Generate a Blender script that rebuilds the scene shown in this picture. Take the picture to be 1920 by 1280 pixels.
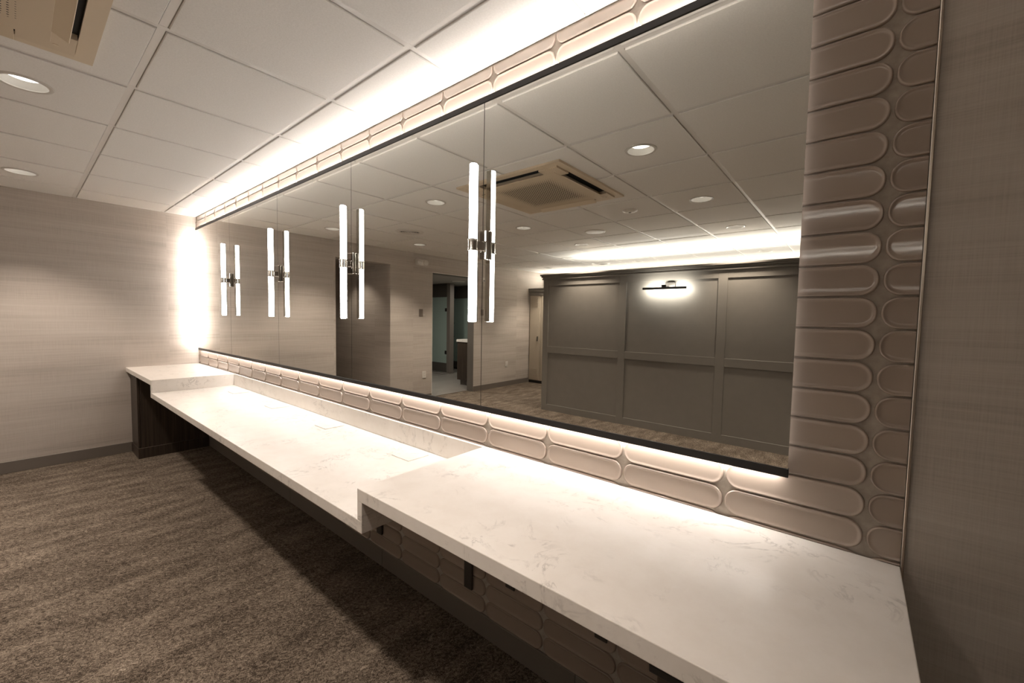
import bpy, bmesh, math, random
from mathutils import Vector, Matrix
random.seed(7)
D = bpy.data
SC = bpy.context.scene
COL = SC.collection
for o in list(D.objects):
    D.objects.remove(o)

# ------------------------------------------------------------------ camera
cam_d = D.cameras.new('camera')
cam_d.sensor_width = 36.0
cam_d.lens = 36.0 * 774.33 / 1920.0
cam_d.clip_start = 0.02
cam = D.objects.new('camera', cam_d)
COL.objects.link(cam)
R_, U_, F_ = Vector((0.7681, 0.6401, 0.0173)), Vector((-0.0491, 0.0319, 0.9983)), Vector((-0.6384, 0.7676, -0.0559))
M4 = Matrix.Identity(4)
for i in range(3):
    M4[i][0], M4[i][1], M4[i][2] = R_[i], U_[i], -F_[i]
M4.translation = Vector((5.4131, -1.2528, 1.3706))
cam.matrix_world = M4
SC.camera = cam

# ------------------------------------------------------------------ world, exposure, light levels
w = D.worlds.new('world')
w.use_nodes = True
w.node_tree.nodes['Background'].inputs[0].default_value = (0.02, 0.02, 0.02, 1)
w.node_tree.nodes['Background'].inputs[1].default_value = 0.0
SC.world = w
SC.view_settings.view_transform = 'Standard'
SC.view_settings.look = 'None'
SC.view_settings.gamma = 1.0
SC.view_settings.use_curve_mapping = False
SC.view_settings.exposure = 0.34
SC.cycles.use_denoising = True
SC.cycles.max_bounces = 10
SC.cycles.diffuse_bounces = 5
SC.cycles.glossy_bounces = 6
SC.cycles.caustics_reflective = False
SC.cycles.sample_clamp_indirect = 60.0

LED_STRENGTH = 72.0          # strips behind the mirror
COVE_STRENGTH = 80.0         # strips on top of the lockers
DOWN_WATT = 76.0             # each recessed downlight
TUBE_STRENGTH = 17.0          # sconce tubes
DOWN_COL = (1.0, 0.86, 0.735)
LED_COL = (1.0, 0.935, 0.875)

# ------------------------------------------------------------------ materials
def mat(name, base=(0.5, 0.5, 0.5), rough=0.5, metal=0.0, spec=0.5, coat=0.0):
    m = D.materials.new(name)
    m.use_nodes = True
    b = m.node_tree.nodes['Principled BSDF']
    b.inputs['Base Color'].default_value = (*base, 1)
    b.inputs['Roughness'].default_value = rough
    b.inputs['Metallic'].default_value = metal
    b.inputs['Specular IOR Level'].default_value = spec
    b.inputs['Coat Weight'].default_value = coat
    return m

def emit(name, col, strength):
    m = D.materials.new(name)
    m.use_nodes = True
    nt = m.node_tree
    nt.nodes.remove(nt.nodes['Principled BSDF'])
    e = nt.nodes.new('ShaderNodeEmission')
    e.inputs[0].default_value = (*col, 1)
    e.inputs[1].default_value = strength
    nt.links.new(e.outputs[0], nt.nodes['Material Output'].inputs[0])
    return m

class NT:
    """small helper to wire node trees"""
    def __init__(s, m):
        s.nt = m.node_tree
        s.b = s.nt.nodes['Principled BSDF']
        s.pos = s.nt.nodes.new('ShaderNodeNewGeometry').outputs['Position']
    def n(s, t, **k):
        x = s.nt.nodes.new(t)
        for a, v in k.items():
            setattr(x, a, v)
        return x
    def l(s, a, b):
        s.nt.links.new(a, b)
    def put(s, sock, v):
        if hasattr(v, 'links'):
            s.l(v, sock)
        else:
            sock.default_value = v
    def math(s, op, a, b=0.0, c=0.0, clamp=False):
        x = s.n('ShaderNodeMath', operation=op)
        x.use_clamp = clamp
        s.put(x.inputs[0], a); s.put(x.inputs[1], b); s.put(x.inputs[2], c)
        return x.outputs[0]
    def xyz(s, v=None):
        x = s.n('ShaderNodeSeparateXYZ')
        s.l(v or s.pos, x.inputs[0])
        return x.outputs
    def vec(s, x, y, z):
        c = s.n('ShaderNodeCombineXYZ')
        for i, v in enumerate((x, y, z)):
            s.put(c.inputs[i], v)
        return c.outputs[0]
    def scale(s, v, k):
        x = s.n('ShaderNodeVectorMath', operation='MULTIPLY')
        s.put(x.inputs[0], v); x.inputs[1].default_value = k
        return x.outputs[0]
    def noise(s, v, scale=1.0, detail=2.0, rough=0.5, dist=0.0):
        x = s.n('ShaderNodeTexNoise')
        s.l(v, x.inputs['Vector'])
        x.inputs['Scale'].default_value = scale
        x.inputs['Detail'].default_value = detail
        x.inputs['Roughness'].default_value = rough
        x.inputs['Distortion'].default_value = dist
        return x.outputs['Fac']
    def ramp(s, f, stops):
        x = s.n('ShaderNodeValToRGB')
        s.l(f, x.inputs[0])
        e = x.color_ramp.elements
        while len(e) < len(stops):
            e.new(0.5)
        for i, (p, c) in enumerate(stops):
            e[i].position = p
            e[i].color = (*c, 1) if len(c) == 3 else c
        return x.outputs[0]
    def mix(s, f, a, b, mode='MIX'):
        x = s.n('ShaderNodeMix', data_type='RGBA', blend_type=mode)
        s.put(x.inputs[0], f)
        s.put(x.inputs[6], a if hasattr(a, 'links') else (*a, 1))
        s.put(x.inputs[7], b if hasattr(b, 'links') else (*b, 1))
        return x.outputs[2]
    def bump(s, h, strength=0.3, dist=0.01):
        x = s.n('ShaderNodeBump')
        x.inputs['Strength'].default_value = strength
        x.inputs['Distance'].default_value = dist
        s.l(h, x.inputs['Height'])
        s.l(x.outputs[0], s.b.inputs['Normal'])

# --- wallpaper: horizontal stria, linen weave, drops of 1.3 m
M_PAPER = mat('striated linen wallpaper', rough=0.62, spec=0.25)
t = NT(M_PAPER)
x, y, z = t.xyz()
al = t.math('ADD', x, y)
ph = t.math('MULTIPLY', t.math('FLOOR', t.math('DIVIDE', t.math('ADD', al, 40.55), 1.3)), 3.17)
n1 = t.noise(t.vec(t.math('MULTIPLY', al, 0.7), ph, t.math('MULTIPLY', z, 9.0)), detail=2)
n2 = t.noise(t.vec(t.math('MULTIPLY', al, 1.1), ph, t.math('MULTIPLY', z, 55.0)), detail=3, rough=0.6)
n3 = t.noise(t.vec(t.math('MULTIPLY', al, 4.0), ph, t.math('MULTIPLY', z, 330.0)), detail=1)
n4 = t.noise(t.vec(t.math('MULTIPLY', al, 360.0), ph, t.math('MULTIPLY', z, 7.0)), detail=1)
f = t.math('ADD', t.math('MULTIPLY', n1, 0.40), t.math('MULTIPLY', n2, 0.30))
f = t.math('ADD', f, t.math('ADD', t.math('MULTIPLY', n3, 0.19), t.math('MULTIPLY', n4, 0.19)))
t.l(t.ramp(f, [(0.37, (0.385, 0.340, 0.298)), (0.52, (0.490, 0.440, 0.392)), (0.70, (0.575, 0.525, 0.475))]), t.b.inputs['Base Color'])
t.bump(t.math('ADD', n3, n4), 0.08, 0.002)

# --- carpet
M_CARPET = mat('mottled brown carpet', rough=0.95, spec=0.1)
t = NT(M_CARPET)
x, y, z = t.xyz()
wob = t.math('MULTIPLY', t.noise(t.pos, scale=36.0, detail=3), 0.040)
xw, yw = t.math('ADD', x, wob), t.math('ADD', y, wob)
st = t.noise(t.vec(t.math('MULTIPLY', xw, 11.0), t.math('MULTIPLY', yw, 3.6), 0.0), detail=5, rough=0.62)
st2 = t.noise(t.vec(t.math('MULTIPLY', xw, 105.0), t.math('MULTIPLY', yw, 64.0), 3.0), detail=5, rough=0.78)
fi = t.noise(t.vec(t.math('MULTIPLY', x, 330.0), t.math('MULTIPLY', y, 240.0), 5.0), detail=2, rough=0.7)
f = t.math('ADD', t.math('MULTIPLY', st, 0.44), t.math('ADD', t.math('MULTIPLY', st2, 1.15), t.math('MULTIPLY', fi, 0.80)))
f = t.math('SUBTRACT', f, 0.690)
c = t.ramp(f, [(0.34, (0.036, 0.027, 0.020)), (0.47, (0.074, 0.057, 0.043)), (0.510, (0.165, 0.132, 0.103)), (0.62, (0.205, 0.166, 0.130)), (0.76, (0.40, 0.34, 0.275))])
d1 = t.noise(t.vec(t.math('MULTIPLY', xw, 9.0), t.math('MULTIPLY', yw, 55.0), 9.0), detail=3, rough=0.7)
d2 = t.noise(t.vec(t.math('MULTIPLY', xw, 55.0), t.math('MULTIPLY', yw, 9.0), 11.0), detail=3, rough=0.7)
msk = t.noise(t.vec(t.math('MULTIPLY', x, 6.0), t.math('MULTIPLY', y, 6.0), 2.0), detail=2)
dm = t.math('MULTIPLY', t.math('SUBTRACT', t.math('MAXIMUM', d1, d2), 0.635), 9.0, clamp=True)
sp = t.math('MULTIPLY', t.math('SUBTRACT', t.noise(t.pos, scale=95.0, detail=3, rough=0.8), 0.625), 9.0, clamp=True)
dm = t.math('MULTIPLY', dm, t.math('MULTIPLY', t.math('SUBTRACT', msk, 0.40), 6.0, clamp=True), clamp=True)
dm = t.math('MULTIPLY', t.math('MAXIMUM', t.math('MULTIPLY', sp, 0.7), dm), t.math('ADD', fi, 0.15), clamp=True)
t.l(t.mix(dm, c, (0.50, 0.42, 0.335)), t.b.inputs['Base Color'])
t.bump(t.math('ADD', fi, st2), 0.5, 0.006)

# --- quartz
M_QUARTZ = mat('white veined quartz', rough=0.34, spec=0.4)
t = NT(M_QUARTZ)
v = t.noise(t.pos, scale=5.5, detail=9, rough=0.66, dist=1.4)
line = t.math('SUBTRACT', 1.0, t.math('MULTIPLY', t.math('ABSOLUTE', t.math('SUBTRACT', v, 0.5)), 34.0), clamp=True)
msk = t.noise(t.scale(t.pos, (1.0, 1.0, 1.0)), scale=4.2, detail=3, rough=0.6)
msk = t.math('MULTIPLY', t.math('SUBTRACT', msk, 0.47), 6.0, clamp=True)
br = t.noise(t.pos, scale=38.0, detail=2)
brk = t.math('MULTIPLY', t.math('SUBTRACT', br, 0.38), 5.0, clamp=True)
amt = t.math('MULTIPLY', t.math('MULTIPLY', line, msk), t.math('MULTIPLY', brk, 0.58))
cl = t.noise(t.pos, scale=11.0, detail=5, rough=0.65)
base = t.ramp(cl, [(0.35, (0.745, 0.700, 0.650)), (0.6, (0.785, 0.745, 0.700))])
t.l(t.mix(amt, base, (0.30, 0.27, 0.245)), t.b.inputs['Base Color'])

# --- glazed tile, grout, ceilings, paint, wood ...
M_TILE = mat('taupe glazed ceramic', (0.36, 0.29, 0.24), rough=0.065, spec=0.5, coat=0.25)
t = NT(M_TILE)
oi = t.n('ShaderNodeObjectInfo').outputs['Random']
t.l(t.mix(oi, (0.335, 0.268, 0.222), (0.362, 0.293, 0.244)), t.b.inputs['Base Color'])
t.bump(t.noise(t.pos, scale=22.0, detail=1), 0.035, 0.004)
M_GROUT = mat('taupe sanded grout', rough=0.9, spec=0.1)
t = NT(M_GROUT)
t.l(t.ramp(t.noise(t.pos, scale=60, detail=4), [(0.3, (0.33, 0.285, 0.24)), (0.7, (0.42, 0.37, 0.32))]), t.b.inputs['Base Color'])
M_CEIL = mat('white acoustic panel', rough=0.9, spec=0.1)
t = NT(M_CEIL)
t.l(t.ramp(t.noise(t.pos, scale=160, detail=3), [(0.3, (0.82, 0.80, 0.765)), (0.7, (0.88, 0.86, 0.825))]), t.b.inputs['Base Color'])
t.bump(t.noise(t.pos, scale=220, detail=3), 0.15, 0.003)
M_TEE = mat('white enamelled grid tee', (0.76, 0.73, 0.69), rough=0.4)
M_PLENUM = mat('dark plenum', (0.05, 0.045, 0.04), rough=0.9)
M_BLACK = mat('black satin aluminium', (0.016, 0.014, 0.013), rough=0.38, spec=0.4)
M_MIRROR = mat('silvered mirror glass', (0.865, 0.865, 0.825), rough=0.0, metal=1.0)
M_EDGE = mat('dark glass edge', (0.055, 0.047, 0.038), rough=0.3)
M_BOARD = mat('mirror backing board', (0.35, 0.33, 0.30), rough=0.8)
M_LED = emit('warm white led strip', LED_COL, LED_STRENGTH)
M_LEDB = emit('bottom led strip', LED_COL, LED_STRENGTH * 0.62)
M_LEDL = emit('side led strip', LED_COL, LED_STRENGTH * 2.2)
M_LEDW = emit('dimmer led strip', LED_COL, LED_STRENGTH * 0.05)
M_COVE = emit('cove led strip', (1.0, 0.955, 0.89), COVE_STRENGTH)
M_TUBE = emit('opal sconce tube', (1.0, 0.985, 0.96), TUBE_STRENGTH)
M_LENS = emit('downlight lens', (1.0, 0.95, 0.88), 2.6)
M_LENS.cycles.emission_sampling = 'NONE'
M_PICT = emit('picture light strip', (1.0, 0.96, 0.90), 260.0)
M_CHROME = mat('polished chrome', (0.66, 0.64, 0.61), rough=0.06, metal=1.0)
M_STEEL = mat('brushed dark steel', (0.085, 0.078, 0.07), rough=0.45, metal=0.6)
M_TRIM = mat('satin nickel edge trim', (0.42, 0.36, 0.30), rough=0.32, metal=0.85)
M_RUBBER = mat('grey brown rubber base', (0.165, 0.142, 0.120), rough=0.55)
M_PAINT = mat('grey green painted panel', rough=0.45, spec=0.35)
t = NT(M_PAINT)
t.l(t.ramp(t.noise(t.pos, scale=9, detail=3), [(0.3, (0.196, 0.182, 0.160)), (0.7, (0.210, 0.195, 0.172))]), t.b.inputs['Base Color'])
M_WOOD = mat('dark grained laminate', rough=0.42, spec=0.4)
t = NT(M_WOOD)
x, y, z = t.xyz()
g = t.noise(t.vec(t.math('MULTIPLY', t.math('ADD', x, y), 70.0), 0.0, t.math('MULTIPLY', z, 1.6)), detail=4, rough=0.6)
t.l(t.ramp(g, [(0.3, (0.030, 0.021, 0.016)), (0.55, (0.055, 0.040, 0.030)), (0.75, (0.088, 0.066, 0.050))]), t.b.inputs['Base Color'])
M_LOCKER = mat('beige enamelled locker steel', (0.47, 0.415, 0.335), rough=0.42)
M_BEIGE = mat('aged beige plastic', (0.70, 0.59, 0.44), rough=0.5)
M_BEIGE2 = mat('aged beige grille plastic', (0.66, 0.55, 0.405), rough=0.5)
M_DARK = mat('black slot interior', (0.010, 0.009, 0.008), rough=0.8)
M_WHITE = mat('white plastic', (0.72, 0.69, 0.64), rough=0.4)
M_SWITCH = mat('taupe switch plate', (0.20, 0.165, 0.14), rough=0.4)
M_REFL = mat('white downlight reflector', (0.62, 0.59, 0.54), rough=0.3)
M_JAMB = mat('grey door jamb', (0.145, 0.13, 0.115), rough=0.5)
M_BTILE = mat('grey porcelain floor', rough=0.35)
t = NT(M_BTILE)
t.l(t.ramp(t.noise(t.pos, scale=2.2, detail=6, rough=0.6), [(0.3, (0.19, 0.175, 0.16)), (0.7, (0.26, 0.24, 0.22))]), t.b.inputs['Base Color'])
M_BWALL = mat('dark grey stall wall', (0.085, 0.075, 0.065), rough=0.45)
M_BPOST = mat('grey stone pilaster', (0.19, 0.165, 0.145), rough=0.5)
M_BCEIL = mat('grey washroom ceiling', (0.42, 0.39, 0.36), rough=0.9)
M_FROST = mat('frosted green glass', (0.50, 0.62, 0.57), rough=0.45, spec=0.5)
M_FROST.node_tree.nodes['Principled BSDF'].inputs['Transmission Weight'].default_value = 0.35

# ------------------------------------------------------------------ mesh helpers
def box(bm, x0, x1, y0, y1, z0, z1, bev=0.0, seg=1):
    x0, x1 = min(x0, x1), max(x0, x1); y0, y1 = min(y0, y1), max(y0, y1); z0, z1 = min(z0, z1), max(z0, z1)
    m = Matrix.Translation(((x0 + x1) / 2, (y0 + y1) / 2, (z0 + z1) / 2)) @ Matrix.Diagonal((x1 - x0, y1 - y0, z1 - z0, 1))
    r = bmesh.ops.create_cube(bm, size=1.0, matrix=m)
    if bev > 0:
        ed = list({e for v in r['verts'] for e in v.link_edges})
        bmesh.ops.bevel(bm, geom=ed, offset=bev, segments=seg, affect='EDGES', profile=0.5)
    return bm

def cyl(bm, p0, p1, r, n=16, r2=None, caps=True):
    p0, p1 = Vector(p0), Vector(p1)
    d = p1 - p0
    q = d.to_track_quat('Z', 'Y').to_matrix().to_4x4()
    q.translation = (p0 + p1) / 2
    bmesh.ops.create_cone(bm, cap_ends=caps, segments=n, radius1=r, radius2=r if r2 is None else r2, depth=d.length, matrix=q)
    return bm

def lathe(bm, prof, n=32, origin=(0, 0, 0), axis='Z'):
    ox, oy, oz = origin
    rings = []
    for r, h in prof:
        ring = []
        for i in range(n):
            a = 2 * math.pi * i / n
            if axis == 'Z':
                ring.append(bm.verts.new((ox + r * math.cos(a), oy + r * math.sin(a), oz + h)))
            else:
                ring.append(bm.verts.new((ox + h, oy + r * math.cos(a), oz + r * math.sin(a))))
        rings.append(ring)
    for a, b in zip(rings, rings[1:]):
        for i in range(n):
            bm.faces.new((a[i], a[(i + 1) % n], b[(i + 1) % n], b[i]))
    return rings

def quad(bm, pts):
    bm.faces.new([bm.verts.new(p) for p in pts])
    return bm

def nb():
    return bmesh.new()

def mesh_of(bm, name, m, smooth=False):
    bmesh.ops.recalc_face_normals(bm, faces=bm.faces)
    me = D.meshes.new(name)
    bm.to_mesh(me)
    bm.free()
    if smooth:
        for p in me.polygons:
            p.use_smooth = True
    me.materials.append(m)
    return me

def link(name, data, parent=None, loc=(0, 0, 0)):
    o = D.objects.new(name, data)
    o.location = loc
    COL.objects.link(o)
    if parent is not None:
        o.parent = parent
    return o

def obj(name, bm, m, parent=None, smooth=False, world=True):
    """mesh object from a bmesh in world coordinates; a part is shifted into its parent's frame"""
    if parent is not None and world:
        p, off = parent, Vector((0, 0, 0))
        while p is not None:
            off += p.location
            p = p.parent
        bmesh.ops.translate(bm, verts=bm.verts, vec=-off)
    return link(name, mesh_of(bm, name, m, smooth), parent)

def smooth_angle(o, ang=40):
    for p in o.data.polygons:
        p.use_smooth = True
    o.data.set_sharp_from_angle(angle=math.radians(ang))
    return o

def thing(name, label, cat, loc=(0, 0, 0), group=None):
    o = D.objects.new(name, None)
    o.empty_display_size = 0.1
    o.location = loc
    COL.objects.link(o)
    o['label'] = label; o['category'] = cat
    if group:
        o['group'] = group
    return o

def tag(o, label, cat, group=None):
    o['label'] = label; o['category'] = cat
    if group:
        o['group'] = group
    return o

def struct(name, bm, m, label, parent=None):
    o = obj(name, bm, m, parent)
    if parent is None:
        o['kind'] = 'structure'
        o['label'] = label
        o['category'] = name.split('_')[0].split('.')[0]
    return o

def copy_tree(o, parent=None):
    c = o.copy()
    COL.objects.link(c)
    if parent is not None:
        c.parent = parent
    for ch in list(o.children):
        copy_tree(ch, c)
    return c

H = 2.38
XR, YB = 8.0, -6.35

# ------------------------------------------------------------------ room shell
bm = nb(); box(bm, 0, XR, YB, 0, -0.05, 0)
box(bm, -2.3, 0, -2.43, -1.58, -0.05, 0); box(bm, -0.135, 0, -4.20, -3.23, -0.05, 0)
struct('floor', bm, M_CARPET, 'mottled brown carpet floor of the dressing room')
bm = nb(); box(bm, -4.6, -0.145, -8.0, -2.75, -0.05, -0.001)
struct('floor.001', bm, M_BTILE, 'grey porcelain floor of the washroom beyond the doorway')
bm = nb(); box(bm, -0.150, -0.128, -4.20, -3.23, -0.004, 0.006)
struct('trim_1', bm, M_TRIM, 'pale metal threshold strip between carpet and washroom floor')

bm = nb(); box(bm, 0, 5.517, 0.0, 0.12, 0, H + .15)
wall_back = struct('wall_back', bm, M_GROUT, 'mirror wall covered with taupe pill-shaped tiles')
bm = nb(); box(bm, 5.517, XR, 0.0, 0.12, 0, H + .15)
struct('wall_back.001', bm, M_PAPER, 'dark papered wall beside the edge of the tiles')
bm = nb(); box(bm, 5.5150, 5.5205, -0.0105, 0.0, 0.0, H - 0.008, 0.0012)
struct('trim_2', bm, M_TRIM, 'thin satin metal strip ending the tiled wall beside the wallpaper')
bm = nb()
wx0 = -0.15
box(bm, wx0, 0, -1.58, 0.12, 0, H + .15)
box(bm, wx0, 0, -2.43, -1.58, 2.15, H + .15)
box(bm, wx0, 0, -3.23, -2.43, 0, H + .15)
box(bm, wx0, 0, -4.20, -3.23, 2.10, H + .15)
box(bm, wx0, 0, YB - .12, -4.20, 0, H + .15)
struct('wall_left', bm, M_PAPER, 'striped beige papered wall with an opening and a doorway')
bm = nb(); box(bm, -2.4, wx0, -2.55, -2.43, 0, 2.3); box(bm, -2.4, wx0, -1.58, -1.46, 0, 2.3); box(bm, -2.42, -2.3, -2.55, -1.46, 0, 2.3)
struct('wall_left.001', bm, M_PAPER, 'papered side passage behind the wide opening')
bm = nb(); box(bm, -2.4, wx0, -2.5, -1.5, 2.25, 2.3)
struct('ceiling.001', bm, M_BCEIL, 'ceiling of the side passage')
bm = nb(); box(bm, -0.15, XR + .1, YB - .12, YB, 0, H + .15)
struct('wall_front', bm, M_PAPER, 'papered far wall behind the lockers')
bm = nb(); box(bm, XR, XR + .1, YB, 0.12, 0, H + .15)
struct('wall_right', bm, M_PAPER, 'papered end wall of the dressing room')

# washroom shell
bm = nb(); box(bm, -4.6, wx0, -8.1, -8.0, 0, 2.3); box(bm, -4.7, -4.6, -8.1, -2.7, 0, 2.3); box(bm, -4.6, wx0, -2.75, -2.65, 0, 2.3)
box(bm, wx0 - .004, wx0, -8.0, YB - .12, 0, 2.3)
struct('wall_left.002', bm, M_BWALL, 'dark grey walls of the washroom beyond the doorway')
bm = nb(); box(bm, -4.6, wx0, -8.0, -2.75, 2.19, 2.24)
struct('ceiling.002', bm, M_BCEIL, 'grey washroom ceiling seen through the doorway')
bm = nb(); box(bm, -0.152, 0.002, -4.204, -4.196, 0, 2.10); box(bm, -0.152, 0.002, -3.234, -3.226, 0, 2.10); box(bm, -0.152, 0.002, -4.20, -3.23, 2.094, 2.104)
struct('trim_3', bm, M_JAMB, 'grey jamb lining of the washroom doorway')
bm = nb(); box(bm, 0.0, 0.006, -3.232, -3.224, 0, 2.108); box(bm, 0.0, 0.006, -4.2, -3.224, 2.10, 2.108)
struct('trim_4', bm, M_WHITE, 'thin pale corner bead round the washroom doorway')

# baseboards
def baseboard(name, segs, label):
    bm = nb()
    for s in segs:
        box(bm, *s, 0.0, 0.098, 0.002)
    return struct(name, bm, M_RUBBER, label)
baseboard('baseboard_left', [(0, .008, -1.58, -0.56), (0, .008, -3.224, -2.43), (0, .008, -5.87, -4.21)], 'grey rubber baseboard along the papered wall with the doorway')
baseboard('baseboard_back', [(.33, 2.30, -.010, 0), (2.302, 3.48, -.010, 0), (3.482, 4.70, -.010, 0), (4.702, 5.17, -.010, 0)], 'grey rubber baseboard under the countertop')
baseboard('baseboard_back.001', [(5.521, XR, -.008, 0)], 'grey rubber baseboard below the wallpaper beside the countertop')
baseboard('baseboard_front', [(1.2, XR, YB, YB + .008)], 'grey rubber baseboard of the far wall')

# ------------------------------------------------------------------ ceiling: slab, tees, panels
bm = nb(); box(bm, 0, XR, YB, 0, H + 0.12, H + 0.15)
ceiling = struct('ceiling', bm, M_PLENUM, 'suspended ceiling of square white panels on a white grid')
gx = [0.0] + [0.4193 + 0.6096 * i for i in range(13)]
gx = [v for v in gx if v < XR - .1] + [XR]
gy = [0.0, -0.2766, -0.8862]
v = -1.191 - 0.5 * 0.623
while v > YB + .1:
    gy.append(v); v -= 0.623
gy.append(YB)
for yv in gy:
    bm = nb(); box(bm, 0, XR, max(yv - .012, YB), min(yv + .012, 0), H, H + .03)
    obj('main_tee', bm, M_TEE, ceiling)
for xv in gx:
    bm = nb(); box(bm, max(xv - .012, 0), min(xv + .012, XR), YB, 0, H - .0004, H + .03)
    obj('cross_tee', bm, M_TEE, ceiling)

LIGHTS = []
for xi in (0.69, 2.53, 4.387):
    for yi in (-1.196, -2.44, -3.69, -5.56):
        LIGHTS.append((xi, yi))
LIGHTS += [(6.225, -2.44), (6.225, -3.69)]  # extra pair added out of view to lift floor, partition and ceiling bounce
R_HOLE = 0.083
panel_cache = {}
def panel_mesh(w, d, hole=None):
    key = (round(w, 3), round(d, 3), None if hole is None else (round(hole[0], 3), round(hole[1], 3)))
    if key in panel_cache:
        return panel_cache[key]
    bm = nb()
    g = 0.0145; zb, zt = -0.006, 0.018
    x0, x1, y0, y1 = g, w - g, -d + g, -g
    if hole is None:
        box(bm, x0, x1, y0, y1, zb, zt, 0.0025)
    else:
        hx, hy = hole
        n = 32
        inner, outer, top, hin = [], [], [], []
        for i in range(n):
            a = 2 * math.pi * (i + .5) / n
            c, s = math.cos(a), math.sin(a)
            inner.append(bm.verts.new((hx + R_HOLE * c, hy + R_HOLE * s, zb)))
            hin.append(bm.verts.new((hx + R_HOLE * c, hy + R_HOLE * s, zt)))
            tt = 1e9
            for k, lim in ((c, x1 - hx if c > 0 else x0 - hx), (s, y1 - hy if s > 0 else y0 - hy)):
                if abs(k) > 1e-6:
                    tt = min(tt, lim / k)
            outer.append((hx + tt * c, hy + tt * s))
        # snap corners
        for cx, cy in ((x0, y0), (x0, y1), (x1, y0), (x1, y1)):
            j = min(range(n), key=lambda i: (outer[i][0] - cx) ** 2 + (outer[i][1] - cy) ** 2)
            outer[j] = (cx, cy)
        ov = [bm.verts.new((px, py, zb)) for px, py in outer]
        tv = [bm.verts.new((px, py, zt)) for px, py in outer]
        for i in range(n):
            k = (i + 1) % n
            bm.faces.new((inner[i], inner[k], ov[k], ov[i]))
            bm.faces.new((ov[i], ov[k], tv[k], tv[i]))
            bm.faces.new((inner[k], inner[i], hin[i], hin[k]))
            bm.faces.new((tv[i], tv[k], hin[k], hin[i]))
    panel_cache[key] = mesh_of(bm, 'ceiling_panel', M_CEIL)
    return panel_cache[key]
for i in range(len(gx) - 1):
    for j in range(len(gy) - 1):
        x0, x1, y1, y0 = gx[i], gx[i + 1], gy[j], gy[j + 1]
        hole = None
        for lx, ly in LIGHTS:
            if x0 + .1 < lx < x1 - .1 and y0 + .1 < ly < y1 - .1:
                hole = (lx - x0, ly - y1)
        link('ceiling_panel', panel_mesh(x1 - x0, y1 - y0, hole), ceiling, (x0, y1, H))

# ------------------------------------------------------------------ pill tiles of the mirror wall
PITCH, TW, X0T, Z0T = 0.0744, 0.2998, 5.4515, 0.8395
def tile_bm():
    bm = nb()
    w_, h_, r_ = TW - .0055, PITCH - .0032, 0.0335
    cx, cz = TW / 2, PITCH / 2
    loops = [(0.0, 0.0), (0.0006, 0.0050), (0.0021, 0.0070), (0.0038, 0.0072), (0.0058, 0.0058), (0.0082, 0.0047), (0.0120, 0.0043)]
    rings = []
    seg = 8
    for ins, hgt in loops:
        w2, h2, r = w_ / 2 - ins, h_ / 2 - ins, max(r_ - ins, .004)
        ring = []
        for q, (sx, sz) in enumerate(((1, 1), (-1, 1), (-1, -1), (1, -1))):
            for k in range(seg + 1):
                a = math.pi / 2 * (q + k / seg)
                ring.append(bm.verts.new((cx + sx * (w2 - r) + r * math.cos(a), -hgt, cz + sz * (h2 - r) + r * math.sin(a))))
        rings.append(ring)
    n = len(rings[0])
    for a, b in zip(rings, rings[1:]):
        for i in range(n):
            bm.faces.new((a[i], a[(i + 1) % n], b[(i + 1) % n], b[i]))
    bm.faces.new(rings[-1])
    return bm
def cut(bm, co, no):
    bmesh.ops.bisect_plane(bm, geom=bm.verts[:] + bm.edges[:] + bm.faces[:], plane_co=co, plane_no=no, clear_outer=True)
    ed = [e for e in bm.edges if len(e.link_faces) == 1 and abs((Vector(e.verts[0].co) - Vector(co)).dot(Vector(no))) < 1e-5
          and abs((Vector(e.verts[1].co) - Vector(co)).dot(Vector(no))) < 1e-5]
    return bm
def tmesh(bm):
    me = mesh_of(bm, 'tile', M_TILE, True)
    me.set_sharp_from_angle(angle=math.radians(60))
    return me
TOPCUT = H - .009 - (Z0T + 20 * PITCH)
BOTCUT = 0.1 - (Z0T - 10 * PITCH)
T_FULL = tmesh(tile_bm())
T_END = tmesh(cut(tile_bm(), (0.0625, 0, 0), (1, 0, 0)))
T_TOP = tmesh(cut(tile_bm(), (0, 0, TOPCUT), (0, 0, 1)))
T_TOPEND = tmesh(cut(cut(tile_bm(), (0.0625, 0, 0), (1, 0, 0)), (0, 0, TOPCUT), (0, 0, 1)))
T_FIRST = tmesh(cut(tile_bm(), (TW - 0.053, 0, 0), (-1, 0, 0)))
def put_tile(me, col, row):
    link('tile', me, wall_back, (X0T + TW * col, 0, Z0T + row * PITCH))
rows_edge = (0, 1, 2, 18, 19)
for row in range(21):
    me, me_end = (T_FULL, T_END) if row < 20 else (T_TOP, T_TOPEND)
    put_tile(me_end, 0, row)
    put_tile(me, -1, row)
    if row in rows_edge or row == 20:
        for c in range(-18, -1):
            put_tile(me, c, row)
        if row < 20:
            put_tile(T_FIRST, -19, row)
    else:
        put_tile(T_FULL, -18, row)
for row in range(-10, 0):
    for c in range(-9, 0):
        put_tile(T_FULL, c, row)
    put_tile(T_END, 0, row)
# far end of the tiled dado under the countertop, too far back to tell apart
for row in (-10, -9):
    for c in range(-18, -9):
        put_tile(T_FULL, c, row)
bm = nb()
for row in range(-8, 0):
    for c in range(-18, -9):
        n0 = len(bm.verts)
        bm.from_mesh(T_FULL)
        bm.verts.ensure_lookup_table()
        bmesh.ops.translate(bm, verts=bm.verts[n0:], vec=(X0T + TW * c, 0, Z0T + row * PITCH))
o = obj('tile_field', bm, M_TILE, wall_back, smooth=True)
o['kind'] = 'stuff'
o['label'] = 'shaded taupe tiles low on the wall under the countertop'

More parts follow.
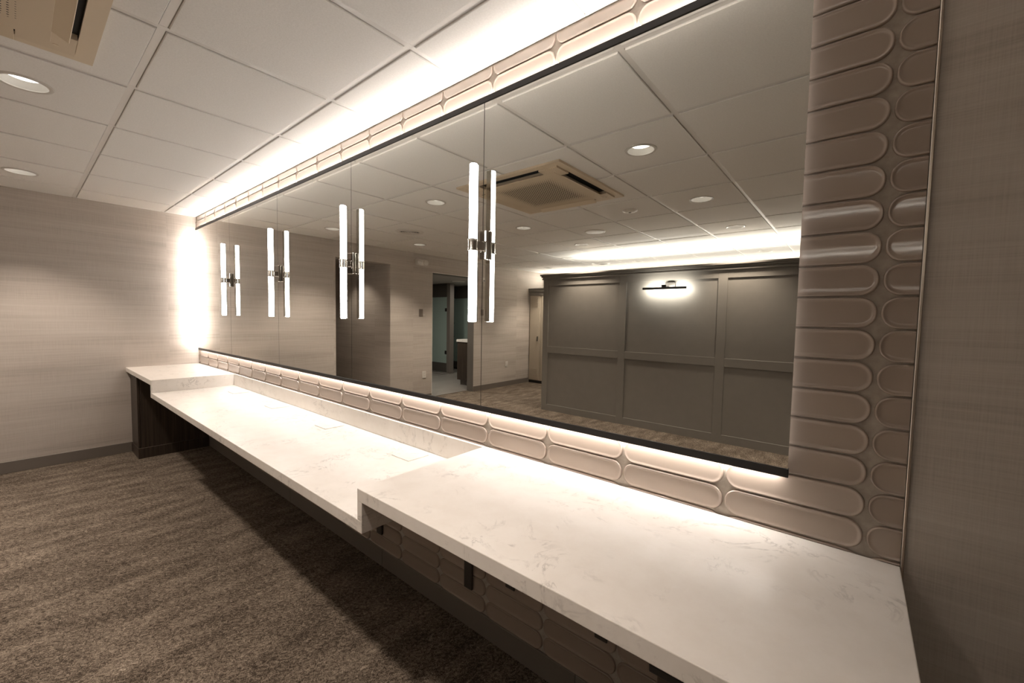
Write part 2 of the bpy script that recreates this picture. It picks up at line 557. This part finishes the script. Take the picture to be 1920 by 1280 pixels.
# ------------------------------------------------------------------ mirror
MX0, MX1, MZ0, MZ1, MY = 0.11, 5.301, 1.006, 2.226, -0.030
mir = thing('wall_mirror', 'long backlit mirror of five panels in black channels on the tiled wall', 'mirror', (2.7, -0.03, 1.006))
seams = [MX0, 1.150, 2.188, 3.208, 4.233, MX1]
for a, b in zip(seams, seams[1:]):
    bm = nb(); box(bm, a + .0018, b - .0018, MY + .006, MY, MZ0, MZ1)
    p = obj('mirror_panel', bm, M_MIRROR, mir)
    if b < MX1:
        bm = nb(); box(bm, b - .0017, b + .0017, MY + .006, MY + .0006, MZ0, MZ1)
        obj('glass_edge', bm, M_EDGE, p)
for nm, za, zb_ in (('bottom_channel', 0.985, 1.007), ('top_channel', 2.225, 2.248)):
    bm = nb(); box(bm, MX0, MX1, MY + .009, MY - .0035, za, zb_, .0008)
    obj(nm, bm, M_BLACK, mir)
bm = nb(); box(bm, MX0 + .03, MX1 - .03, MY + .007, -0.0075, MZ0 + .03, MZ1 - .03)
obj('backing_board', bm, M_BOARD, mir)
ys0, ys1 = -0.0095, -0.0205
def led(m, p):
    bm = quad(nb(), p)
    obj('led_strip', bm, m, mir)
xa, xb = MX0 + .02, MX1 - .02
led(M_LEDB, ((xa, ys0, .9865), (xb, ys0, .9865), (xb, ys1, .9865), (xa, ys1, .9865)))
led(M_LED, ((xa, ys0, 2.2465), (xb, ys0, 2.2465), (xb, ys1, 2.2465), (xa, ys1, 2.2465)))
led(M_LEDL, ((MX0 + .002, ys0, 1.02), (MX0 + .002, ys0, 2.21), (MX0 + .002, ys1, 2.21), (MX0 + .002, ys1, 1.02)))
led(M_LEDW, ((MX1 - .018, ys0, 1.02), (MX1 - .018, ys0, 2.21), (MX1 - .018, ys1, 2.21), (MX1 - .018, ys1, 1.02)))
for za, zb_ in ((.988, .996), (2.237, 2.245)):
    bm = nb(); box(bm, xa, xb, ys0, ys1, za, zb_); obj('led_channel', bm, M_BOARD, mir)

# ------------------------------------------------------------------ sconces
SX = (1.160, 2.203, 3.216, 4.229)
def make_sconce():
    root = thing('wall_sconce', '', 'wall lamp', (0, 0, 1.661), 'tube sconces on the mirror seams')
    bm = nb(); box(bm, -.040, .040, -.031, -.047, 1.603, 1.719, .003, 2)
    obj('back_plate', bm, M_CHROME, root)
    bm = nb(); box(bm, -.011, .011, -.046, -.066, 1.641, 1.675, .002)
    obj('arm', bm, M_CHROME, root)
    bm = nb(); lathe(bm, [(.0165, -.026), (.0203, -.026), (.0203, -.022), (.0187, -.021), (.0187, .015), (.0203, .016), (.0203, .020), (.0165, .020)], 28, (0, -.083, 1.661))
    smooth_angle(obj('clamp_ring', bm, M_CHROME, root))
    for za, zb_ in ((1.3535, 1.637), (1.679, 1.9725)):
        bm = nb(); lathe(bm, [(.0002, zb_), (.0135, zb_), (.0157, zb_ - .003), (.0157, za + .003), (.0135, za), (.0002, za)], 14, (0, -.083, 0))
        smooth_angle(obj('light_tube', bm, M_TUBE, root))
    bm = nb()
    for za, zb_ in ((1.3545, 1.637), (1.679, 1.9715)):
        box(bm, -.0120, .0120, -.0680, -.0630, za, zb_, .001)
    obj('spine_rail', bm, M_CHROME, root)
    return root
sc0 = make_sconce()
slab = ['tube sconce on the mirror seam closest to the papered side wall', 'second tube sconce on the mirror counting from the papered side wall',
        'third tube sconce on the mirror counting from the papered side wall', 'largest-looking tube sconce, on the mirror seam beside the grey partition reflection']
for i, sx in enumerate(SX):
    s = sc0 if i == 0 else copy_tree(sc0)
    s.location = (sx, 0, 1.661)
    s['label'] = slab[i]

# ------------------------------------------------------------------ countertop
CF = -0.587
ct = thing('countertop', 'white veined quartz vanity counter with a dropped middle below the mirror', 'counter', (2.7, -0.3, 0.693))
bv = .0018
bm = nb(); box(bm, 0.002, 1.165, CF, -.0078, .793, .833, bv, 2); obj('end_ledge', bm, M_QUARTZ, ct)
bm = nb(); box(bm, 4.240, 5.5145, CF, -.0078, .793, .833, bv, 2); obj('end_ledge', bm, M_QUARTZ, ct)
bm = nb(); box(bm, 1.139, 4.266, CF, -.0078, .694, .733, bv, 2); obj('lower_slab', bm, M_QUARTZ, ct)
bm = nb(); box(bm, 1.139, 1.165, CF + .0004, -.0215, .7325, .7935, .0008); obj('riser', bm, M_QUARTZ, ct)
bm = nb(); box(bm, 4.240, 4.266, CF + .0004, -.0215, .7325, .7935, .0008); obj('riser', bm, M_QUARTZ, ct)
bm = nb(); box(bm, 1.1655, 4.2395, -.0215, -.0078, .7325, .8328, .001); obj('upstand', bm, M_QUARTZ, ct)
lids = ['flush square outlet cover in the lowered counter nearest the papered side wall', 'second flush outlet cover in the lowered counter from the papered side wall',
        'third flush outlet cover in the lowered counter from the papered side wall', 'flush outlet cover in the lowered counter nearest the raised front ledge']
bm = nb(); box(bm, -.064, .064, -.056, .056, .0002, .0035, .0008)
lid_me = mesh_of(bm, 'outlet_cover', M_QUARTZ)
for i, lx in enumerate((1.573, 2.350, 3.100, 3.864)):
    o = link('outlet_cover', lid_me, None, (lx, -.110, .733))
    tag(o, lids[i], 'outlet cover', 'flush outlet covers in the counter')

# brackets below the counter
def bracket(bx, zt, label):
    r = thing('shelf_bracket', label, 'bracket', (bx, -.006, .18), 'steel brackets under the counter')
    bm = nb(); box(bm, bx - .024, bx + .024, -.0075, -.0165, .180, zt, .001); obj('upright', bm, M_STEEL, r)
    bm = nb(); box(bm, bx - .024, bx + .024, -.0075, -.45, zt - .009, zt, .001); obj('arm', bm, M_STEEL, r)
    bm = nb()
    vs = [bm.verts.new(p) for p in ((bx - .004, -.0165, zt - .009), (bx - .004, -.30, zt - .009), (bx - .004, -.0165, zt - .20),
                                    (bx + .004, -.0165, zt - .009), (bx + .004, -.30, zt - .009), (bx + .004, -.0165, zt - .20))]
    for fc in ((0, 1, 2), (3, 5, 4), (0, 3, 4, 1), (1, 4, 5, 2), (2, 5, 3, 0)):
        bm.faces.new([vs[k] for k in fc])
    obj('gusset', bm, M_STEEL, r)
bracket(4.155, .6935, 'dark steel bracket under the raised front ledge beside the riser')
bracket(3.460, .6935, 'dark steel bracket below the lowered counter, next to the riser bracket')
def under_box(bx, label):
    r = thing('outlet_box', label, 'outlet', (bx, -.0065, .28), 'dark outlet boxes under the counter')
    bm = nb(); box(bm, bx - .024, bx + .024, -.0065, -.014, .280, .395, .003); obj('plate', bm, M_STEEL, r)
    bm = nb(); box(bm, bx - .016, bx + .016, -.014, -.0165, .302, .373, .002); obj('socket', bm, M_DARK, r)
under_box(4.392, 'dark outlet box on the shaded tiles just past the steel bracket')
under_box(4.796, 'dark outlet box on the shaded tiles nearest the black bar pull')

# cabinets under the ledges
c1 = thing('base_cabinet', 'dark wood cabinet under the ledge against the papered side wall', 'cabinet', (.16, -.27, 0), 'dark wood cabinets under the counter')
bm = nb(); box(bm, .004, .305, -.535, -.012, .10, .792); obj('carcass', bm, M_WOOD, c1)
bm = nb(); box(bm, .306, .326, -.535, -.012, .0, .792, .001); obj('side_panel', bm, M_WOOD, c1)
dr = nb(); box(dr, .006, .322, -.556, -.537, .105, .785, .0015); dro = obj('door', dr, M_WOOD, c1)
bm = nb(); box(bm, .03, .30, -.567, -.556, .765, .776, .002); obj('bar_pull', bm, M_BLACK, dro)
bm = nb(); box(bm, .009, .340, -.560, -.012, .0, .098, .002); obj('plinth', bm, M_WOOD, c1)
c2 = thing('base_cabinet', 'dark wood cabinet with black bar pull under the front ledge', 'cabinet', (5.34, -.27, 0), 'dark wood cabinets under the counter')
bm = nb(); box(bm, 5.176, 5.510, -.530, -.012, .0, .792); obj('carcass', bm, M_WOOD, c2)
dr = nb(); box(dr, 5.174, 5.512, -.550, -.531, .105, .762, .0015); dro = obj('door', dr, M_WOOD, c2)
bm = nb(); box(bm, 5.166, 5.512, -.571, -.531, .764, .779, .002); obj('bar_pull', bm, M_BLACK, dro)

# ------------------------------------------------------------------ downlights
def make_downlight():
    r = thing('downlight', '', 'ceiling light', (0, 0, H), 'round recessed downlights')
    zf = H - .006
    bm = nb(); lathe(bm, [(.074, 0), (.0745, -.004), (.078, -.006), (.089, -.0045), (.092, -.0005), (.092, .0)], 40, (0, 0, zf))
    smooth_angle(obj('trim_ring', bm, M_REFL, r))
    bm = nb(); lathe(bm, [(.074, 0), (.068, .012), (.062, .024), (.056, .030)], 40, (0, 0, zf))
    obj('reflector', bm, M_REFL, r, smooth=True)
    bm = nb(); bmesh.ops.create_circle(bm, cap_ends=True, segments=32, radius=.057, matrix=Matrix.Translation((0, 0, zf + .029)))
    obj('lens', bm, M_LENS, r)
    return r
dl0 = make_downlight()
colw = {0.69: 'beside the papered doorway wall', 2.53: 'in the middle row', 4.387: 'in the row closest to the tiled strip', 6.225: 'added out of view beyond the tiled strip'}
roww = {-1.196: 'nearest the mirror', -2.44: 'second from the mirror', -3.69: 'just before the partition', -5.56: 'over the far lockers'}
LD = D.lights.new('downlight_beam', 'SPOT')
LD.energy = DOWN_WATT; LD.color = DOWN_COL; LD.spot_size = math.radians(100); LD.spot_blend = 0.8; LD.shadow_soft_size = 0.045
first = True
for lx, ly in LIGHTS:
    if lx > 5 and ly < -4:
        continue
    d = dl0 if first else copy_tree(dl0)
    first = False
    d.location = (lx, ly, H)
    d['label'] = 'round recessed downlight %s, %s' % (colw[lx], roww[ly])
    s = D.objects.new('downlight_beam', LD)
    s.location = (lx, ly, H - .006)
    COL.objects.link(s)

# ------------------------------------------------------------------ ceiling cassette
CX0, CX1, CY0, CY1 = 2.985, 3.930, -1.965, -1.022
zc = H - .006
ac = thing('ceiling_cassette', 'beige square air conditioning cassette in the ceiling with perforated centre', 'air conditioner', ((CX0 + CX1) / 2, (CY0 + CY1) / 2, zc))
mx, my = (CX0 + CX1) / 2, (CY0 + CY1) / 2
S = (CX1 - CX0) / 2
def frame_ring(bm, o, i, z0, z1):
    for sgn in (-1, 1):
        box(bm, mx - o, mx + o, my + sgn * i, my + sgn * o, z0, z1)
        box(bm, mx + sgn * i, mx + sgn * o, my - i, my + i, z0, z1)
bm = nb(); frame_ring(bm, S, S - .052, zc - .014, zc); obj('border_frame', bm, M_BEIGE, ac)
bm = nb(); box(bm, mx - S + .05, mx + S - .05, my - S + .05, my + S - .05, zc - .003, zc); obj('slot_backing', bm, M_DARK, ac)
# centre panel split by four slots
po, pi_, L = S - .055, S - .118, .272
bm = nb()
box(bm, mx - pi_, mx + pi_, my - pi_, my + pi_, zc - .026, zc - .002, .002)
for sx_ in (-1, 1):
    for sy_ in (-1, 1):
        box(bm, mx + sx_ * L, mx + sx_ * po, my + sy_ * pi_ * .999, my + sy_ * po, zc - .024, zc - .002)
        box(bm, mx + sx_ * pi_ * .999, mx + sx_ * po, my + sy_ * L, my + sy_ * pi_, zc - .024, zc - .002)
obj('centre_panel', bm, M_BEIGE2, ac)
def vane(side):
    bm = nb(); box(bm, -L + .004, L - .004, -.024, .024, -.002, .002, .001)
    rot = Matrix.Rotation(math.radians(-26), 4, 'X')
    bmesh.ops.transform(bm, matrix=Matrix.Translation((0, pi_ + .020, zc - .034)) @ rot, verts=bm.verts)
    bmesh.ops.transform(bm, matrix=Matrix.Translation((mx, my, 0)) @ Matrix.Rotation(side * math.pi / 2, 4, 'Z'), verts=bm.verts)
    obj('air_vane', bm, M_BEIGE, ac)
for k in range(4):
    vane(k)
bm = nb()
N = 34; stp = .0165
for i in range(N):
    for j in range(N):
        u, v_ = (i - N / 2 + .5) * stp + (stp / 2 if j % 2 else 0), (j - N / 2 + .5) * stp
        rr = max(abs(u), abs(v_)) / (N * stp / 2)
        k = min(1.0, (1.08 - rr) / .34)
        if k < .12:
            continue
        a, b = .0058 * k, .0070 * k
        vs = [bm.verts.new((mx + u + a * math.cos(q * math.pi / 3), my + v_ + b * math.sin(q * math.pi / 3), zc - .0264)) for q in range(6)]
        bm.faces.new(vs)
o = obj('perforations', bm, M_DARK, ac); o['kind'] = 'stuff'
bm = nb()
for sx_ in (-1, 1):
    for sy_ in (-1, 1):
        cyl(bm, (mx + sx_ * (po - .05), my + sy_ * (po - .05), zc - .0255), (mx + sx_ * (po - .05), my + sy_ * (po - .05), zc - .0235), .008, 10)
o = obj('corner_screws', bm, M_BEIGE, ac); o['kind'] = 'stuff'
bm = nb(); box(bm, mx - .30, mx + .08, my - S + .012, my - S + .040, zc - .020, zc - .014, .001)
obj('hinge_cover', bm, M_BEIGE, ac)

# ------------------------------------------------------------------ small ceiling things
def round_vent(vx, vy, R, label):
    r = thing('air_vent', label, 'air vent', (vx, vy, zc), 'round ceiling vents')
    bm = nb(); lathe(bm, [(R * .70, -.010), (R * .76, -.013), (R * .97, -.004), (R, 0)], 40, (vx, vy, zc)); obj('outer_ring', bm, M_WHITE, r, smooth=True)
    bm = nb(); bmesh.ops.create_circle(bm, cap_ends=True, segments=32, radius=R * .72, matrix=Matrix.Translation((vx, vy, zc - .001))); obj('throat', bm, M_DARK, r)
    for k in range(5):
        rk = R * (.14 + .12 * k)
        bm = nb(); lathe(bm, [(rk, -.004), (rk + R * .05, -.013), (rk + R * .06, -.012), (rk + R * .012, -.003)], 32, (vx, vy, zc)); obj('vane_ring', bm, M_WHITE, r, smooth=True)
round_vent(1.29, -1.83, .165, 'round slotted air vent in the ceiling beside the papered side passage')
round_vent(1.87, -5.50, .165, 'round air vent in the ceiling above the far end of the partition')
r = thing('ceiling_speaker', 'flat round white speaker in the ceiling between cassette and partition', 'speaker', (3.07, -3.07, zc))
bm = nb(); lathe(bm, [(0.0001, -.010), (.07, -.010), (.098, -.007)], 36, (3.07, -3.07, zc)); obj('grille', bm, M_WHITE, r, smooth=True)
bm = nb(); lathe(bm, [(.098, -.006), (.101, -.009), (.112, -.006), (.116, 0)], 36, (3.07, -3.07, zc)); obj('rim', bm, M_WHITE, r, smooth=True)
r = thing('smoke_detector', 'small round white smoke detector in the ceiling near the cassette', 'smoke detector', (3.77, -2.44, zc))
bm = nb(); lathe(bm, [(.068, 0), (.066, -.006), (.050, -.009), (.047, -.014), (.032, -.017), (.0001, -.017)], 32, (3.77, -2.44, zc)); obj('body', bm, M_WHITE, r, smooth=True)
bm = nb(); lathe(bm, [(.013, -.016), (.012, -.020), (.0001, -.021)], 16, (3.77, -2.44, zc)); obj('sensor_cap', bm, M_SWITCH, r, smooth=True)

# ------------------------------------------------------------------ fittings on the papered doorway wall
e = thing('emergency_light', 'white twin-head emergency light high on the papered wall by the doorway', 'emergency light', (0, -2.98, 2.235))
bm = nb(); box(bm, .001, .055, -3.085, -2.875, 2.185, 2.285, .018, 3); smooth_angle(obj('housing', bm, M_WHITE, e))
for yy in (-2.915, -3.045):
    bm = nb(); lathe(bm, [(.045, .050), (.045, .075), (.038, .086)], 24, (0, yy, 2.232), 'X'); hd = obj('lamp_head', bm, M_WHITE, e, smooth=True)
    bm = nb(); lathe(bm, [(.038, .0855), (.0001, .090)], 24, (0, yy, 2.232), 'X'); obj('lamp_lens', bm, M_REFL, hd, smooth=True)
def plate(name, label, cat, yy, zz, hh, ww, m, kind):
    r = thing(name, label, cat, (0, yy, zz))
    bm = nb(); box(bm, .001, .007, yy - ww / 2, yy + ww / 2, zz - hh / 2, zz + hh / 2, .002); obj('plate', bm, m, r)
    if kind == 'switch':
        bm = nb(); box(bm, .007, .010, yy - .016, yy + .016, zz - .033, zz + .033, .001); obj('rocker', bm, m, r)
    else:
        for s in (-1, 1):
            bm = nb(); box(bm, .007, .0085, yy - .015, yy + .015, zz + s * .022 - .014, zz + s * .022 + .014, .003); so = obj('socket', bm, m, r)
            bm = nb(); box(bm, .0085, .0088, yy - .007, yy - .005, zz + s * .022 - .005, zz + s * .022 + .005); box(bm, .0085, .0088, yy + .005, yy + .007, zz + s * .022 - .005, zz + s * .022 + .005)
            obj('slots', bm, M_DARK, so)
plate('light_switch', 'taupe light switch on the papered wall before the doorway', 'switch', -3.0, 1.436, .115, .075, M_SWITCH, 'switch')
plate('light_switch', 'taupe light switch on the papered wall past the doorway', 'switch', -4.42, 1.47, .115, .075, M_SWITCH, 'switch')
plate('wall_outlet', 'white outlet low on the papered wall before the doorway', 'outlet', -3.07, .424, .115, .075, M_WHITE, 'outlet')
plate('wall_outlet', 'white outlet low on the papered wall between doorway and lockers', 'outlet', -5.15, .444, .115, .075, M_WHITE, 'outlet')
r = thing('wall_sensor', 'small white sensor high on the papered wall past the doorway', 'sensor', (0, -4.43, 2.08))
bm = nb(); box(bm, .001, .03, -4.455, -4.405, 2.04, 2.12, .008, 2); obj('body', bm, M_WHITE, r)
bm = nb(); box(bm, .03, .034, -4.445, -4.415, 2.05, 2.07, .002); obj('lens', bm, M_DARK, r)

# ------------------------------------------------------------------ grey panelled partition (locker back)
PF = -3.88
PX0, PX1 = 1.79, 7.40
pt = thing('partition', 'tall grey panelled locker surround with crown facing the mirror', 'partition', (4.5, -4.4, 0))
bm = nb(); box(bm, PX0, PX1, PF - .014, -4.92, 0, 1.95); obj('core', bm, M_PAINT, pt)
stiles = [(1.79, 1.885), (3.010, 3.106), (4.197, 4.294), (5.385, 5.482), (6.573, 6.670), (7.305, 7.40)]
rails = [(0.0, 0.094), (0.868, 0.964), (1.862, 1.952)]
for a, b in stiles:
    bm = nb(); box(bm, a, b, PF, PF - .014, 0, 1.952, .001); obj('stile', bm, M_PAINT, pt)
for za, zb_ in rails:
    for (a0, a1), (b0, b1) in zip(stiles, stiles[1:]):
        bm = nb(); box(bm, a1, b0, PF - .0006, PF - .014, za, zb_, .001); obj('rail', bm, M_PAINT, pt)
for (a0, a1), (b0, b1) in zip(stiles, stiles[1:]):
    for (z0, z1), (z2, z3) in zip(rails, rails[1:]):
        bm = nb(); box(bm, a1, b0, PF - .011, PF - .015, z1, z2); obj('panel', bm, M_PAINT, pt)
for (za, zb_, ov) in ((1.950, 1.968, .018), (1.968, 1.982, .010), (1.982, 2.004, .026), (2.004, 2.026, .040)):
    bm = nb(); box(bm, PX0 - ov, PX1 + ov, PF + ov, -4.92, za, zb_, .003, 2); obj('crown_step', bm, M_PAINT, pt)
bm = nb(); box(bm, PX0 + .15, PX1 - .1, -4.69, -4.75, 2.026, 2.038); obj('led_channel', bm, M_STEEL, pt)
bm = quad(nb(), ((PX0 + .15, -4.70, 2.040), (PX1 - .1, -4.70, 2.040), (PX1 - .1, -4.74, 2.040), (PX0 + .15, -4.74, 2.040))); obj('led_strip', bm, M_COVE, pt)

# picture light
pl = thing('picture_light', 'black bar picture light glowing on the grey partition', 'wall lamp', (3.67, PF, 1.8))
bm = nb(); box(bm, 3.610, 3.728, PF + .000, PF + .022, 1.776, 1.838, .003); obj('wall_plate', bm, M_STEEL, pl)
bm = nb(); box(bm, 3.630, 3.652, PF + .02, PF + .125, 1.776, 1.790, .002); obj('arm', bm, M_BLACK, pl)
bm = nb(); box(bm, 3.605, 3.655, PF + .108, PF + .136, 1.772, 1.800, .002); obj('knuckle', bm, M_BLACK, pl)
bm = nb(); box(bm, 3.372, 3.890, PF + .110, PF + .134, 1.748, 1.774, .003); obj('bar', bm, M_BLACK, pl)
bm = quad(nb(), ((3.385, PF + .1085, 1.768), (3.877, PF + .1085, 1.768), (3.877, PF + .1085, 1.754), (3.385, PF + .1085, 1.754)))
obj('led_strip', bm, M_PICT, pl)

# ------------------------------------------------------------------ far lockers
LF = -5.87
def locker(x0, x1, label):
    r = thing('locker', label, 'locker', ((x0 + x1) / 2, LF - .2, 0), 'beige lockers on the far wall')
    bm = nb(); box(bm, x0, x1, LF - .012, YB + .004, .06, 1.86); obj('cabinet_body', bm, M_LOCKER, r)
    bm = nb(); box(bm, x0 + .02, x1 - .02, LF, LF - .012, .075, 1.845, .002); dr = obj('door', bm, M_LOCKER, r)
    for zt in (1.795, .305):
        for k in range(6):
            bm = nb(); zz = zt - k * .032
            box(bm, x0 + .062, x1 - .075, LF - .001, LF + .011, zz - .005, zz + .007, .002); obj('louver', bm, M_LOCKER, dr)
    bm = nb(); box(bm, x1 - .078, x1 - .058, LF, LF + .018, .90, 1.00, .004); box(bm, x1 - .076, x1 - .060, LF + .01, LF + .026, .900, .930, .004); obj('latch', bm, M_STEEL, dr)
    bm = nb(); box(bm, x0, x1, LF - .02, YB + .004, 0, .058); obj('kick_plinth', bm, M_DARK, r)
ll = ['beige steel locker against the papered wall in the far corner', 'second beige locker from the far corner behind the partition',
      'third beige locker from the far corner behind the partition', 'fourth beige locker from the far corner behind the partition']
for k in range(4):
    locker(.012 + .30 * k, .308 + .30 * k, ll[k])
cr = thing('cornice_moulding', 'grey moulded crown on top of the beige lockers', 'moulding', (.6, LF, 1.86))
for za, zb_, ov in ((1.861, 1.925, .006), (1.925, 1.945, .018), (1.945, 1.985, .030), (1.985, 2.010, .040)):
    bm = nb(); box(bm, .004, 1.22, LF + ov, YB + .004, za, zb_, .002); obj('crown_step', bm, M_PAINT, cr)
st_ = thing('cove_light', 'glowing strip light on top of the far lockers', 'strip light', (3.0, YB + .15, 2.012))
bm = quad(nb(), ((.25, YB + .13, 2.018), (1.2, YB + .13, 2.018), (1.2, YB + .17, 2.018), (.25, YB + .17, 2.018))); obj('led_strip', bm, M_COVE, st_)
bm = nb(); box(bm, .25, 1.2, YB + .12, YB + .18, 2.010, 2.016); obj('channel', bm, M_STEEL, st_)
# upper ledge carrying the rest of the cove behind the partition
lg = thing('cove_ledge', 'grey ledge with strip light along the far wall behind the partition', 'ledge', (4.6, YB, 1.9))
bm = nb(); box(bm, 1.26, XR - .1, YB + .002, YB + .40, 0.0, 2.0); obj('ledge', bm, M_PAINT, lg)
bm = quad(nb(), ((1.26, YB + .08, 2.006), (XR - .2, YB + .08, 2.006), (XR - .2, YB + .11, 2.006), (1.26, YB + .11, 2.006))); obj('led_strip', bm, M_COVE, lg)

# ------------------------------------------------------------------ washroom beyond the doorway
sp = thing('stall_front', 'frosted green glass stall front in the washroom doorway view', 'glass stall', (-3.0, -5.55, 0))
bm = nb(); box(bm, -4.3, -2.27, -5.545, -5.557, .245, 1.862); gp = obj('glass_pane', bm, M_FROST, sp)
bm = nb(); box(bm, -4.3, -2.27, -5.54, -5.562, .03, .243); obj('bottom_panel', bm, M_BWALL, sp)
bm = nb(); box(bm, -4.3, -2.262, -5.53, -5.57, 1.863, 2.188); obj('header', bm, M_BWALL, sp)
for zz in (.51, 1.55):
    bm = nb(); box(bm, -2.33, -2.272, -5.530, -5.545, zz - .04, zz + .04, .003); obj('hinge', bm, M_DARK, sp)
bm = nb(); box(bm, -2.26, -2.145, -5.53, -5.66, 0, 2.188, .002)
tag(obj('stone_pilaster', bm, M_BPOST), 'narrow grey stone pilaster between the two frosted stalls', 'pilaster')
s2 = thing('stall_front', 'frosted green glass stall with chrome pull behind the dark vanity', 'glass stall', (-2.5, -6.3, 0))
bm = nb(); box(bm, -3.6, -1.4, -6.295, -6.307, .205, 1.872); g2 = obj('glass_pane', bm, M_FROST, s2)
bm = nb(); box(bm, -3.6, -1.4, -6.29, -6.312, .03, .203); obj('bottom_panel', bm, M_BWALL, s2)
bm = nb(); box(bm, -3.6, -1.4, -6.28, -6.32, 1.873, 2.188); obj('header', bm, M_BWALL, s2)
bm = nb()
cyl(bm, (-2.825, -6.245, .83), (-2.825, -6.245, 1.25), .013, 12)
for zz in (.86, 1.22):
    cyl(bm, (-2.825, -6.245, zz), (-2.825, -6.296, zz), .010, 10)
obj('pull_handle', bm, M_CHROME, s2, smooth=False)
bm = nb(); box(bm, -4.3, -2.15, -5.30, -5.50, 0.0, .018, .002)
struct('trim_5', bm, M_BTILE, 'pale curb in front of the frosted stalls')
vn = thing('vanity', 'dark wood vanity with white top just inside the washroom doorway', 'vanity', (-.49, -5.1, 0))
bm = nb(); box(bm, -.835, -.156, -4.545, -5.9, .875, .925, .002); obj('worktop', bm, M_QUARTZ, vn)
bm = nb(); box(bm, -.822, -.156, -4.560, -5.88, .105, .872, .002); obj('cabinet_body', bm, M_WOOD, vn)
bm = nb(); box(bm, -.765, -.156, -4.60, -5.85, 0, .105); obj('toe_kick', bm, M_JAMB, vn)
bl = thing('washroom_light', 'round flush ceiling light in the washroom beyond the doorway', 'ceiling light', (-1.6, -5.3, 2.19))
bm = nb(); lathe(bm, [(.10, -.012), (.14, -.012), (.15, 0)], 28, (-1.6, -5.3, 2.19)); obj('rim', bm, M_WHITE, bl, smooth=True)
bm = nb(); lathe(bm, [(.0001, -.009), (.102, -.010)], 28, (-1.6, -5.3, 2.19)); obj('diffuser', bm, M_REFL, bl, smooth=True)
wl = D.lights.new('washroom_fill', 'AREA'); wl.energy = 26.0; wl.color = (1.0, .93, .84); wl.shape = 'DISK'; wl.size = .25  # unseen fill added to brighten the vanity and the first stall
lo = D.objects.new('washroom_fill', wl); lo.location = (-1.2, -3.7, 2.185); COL.objects.link(lo)
wl2 = D.lights.new('washroom_fill', 'AREA'); wl2.energy = 9.0; wl2.color = (1.0, .93, .84); wl2.shape = 'DISK'; wl2.size = .25  # second added fill, unseen, for the stall behind the pilaster
lo = D.objects.new('washroom_fill', wl2); lo.location = (-1.3, -5.95, 2.185); COL.objects.link(lo)
# side passage: unseen fill light added to brighten its wall
pf = thing('passage_fill', 'small round unseen fill light added in the ceiling of the papered side passage', 'ceiling light', (-.75, -1.98, 2.25))
bm = nb(); lathe(bm, [(.055, -.010), (.072, -.010), (.078, 0)], 28, (-.75, -1.98, 2.25)); obj('rim', bm, M_WHITE, pf, smooth=True)
bm = nb(); lathe(bm, [(.0001, -.008), (.056, -.009)], 28, (-.75, -1.98, 2.25)); obj('diffuser', bm, M_LENS, pf, smooth=True)
pd = D.lights.new('passage_fill_beam', 'SPOT'); pd.energy = 22; pd.color = DOWN_COL; pd.spot_size = math.radians(110); pd.spot_blend = .5; pd.shadow_soft_size = .04  # beam of the added fill, unseen, lighting the passage wall
lo = D.objects.new('passage_fill_beam', pd); lo.location = (-.75, -1.98, 2.235); COL.objects.link(lo)
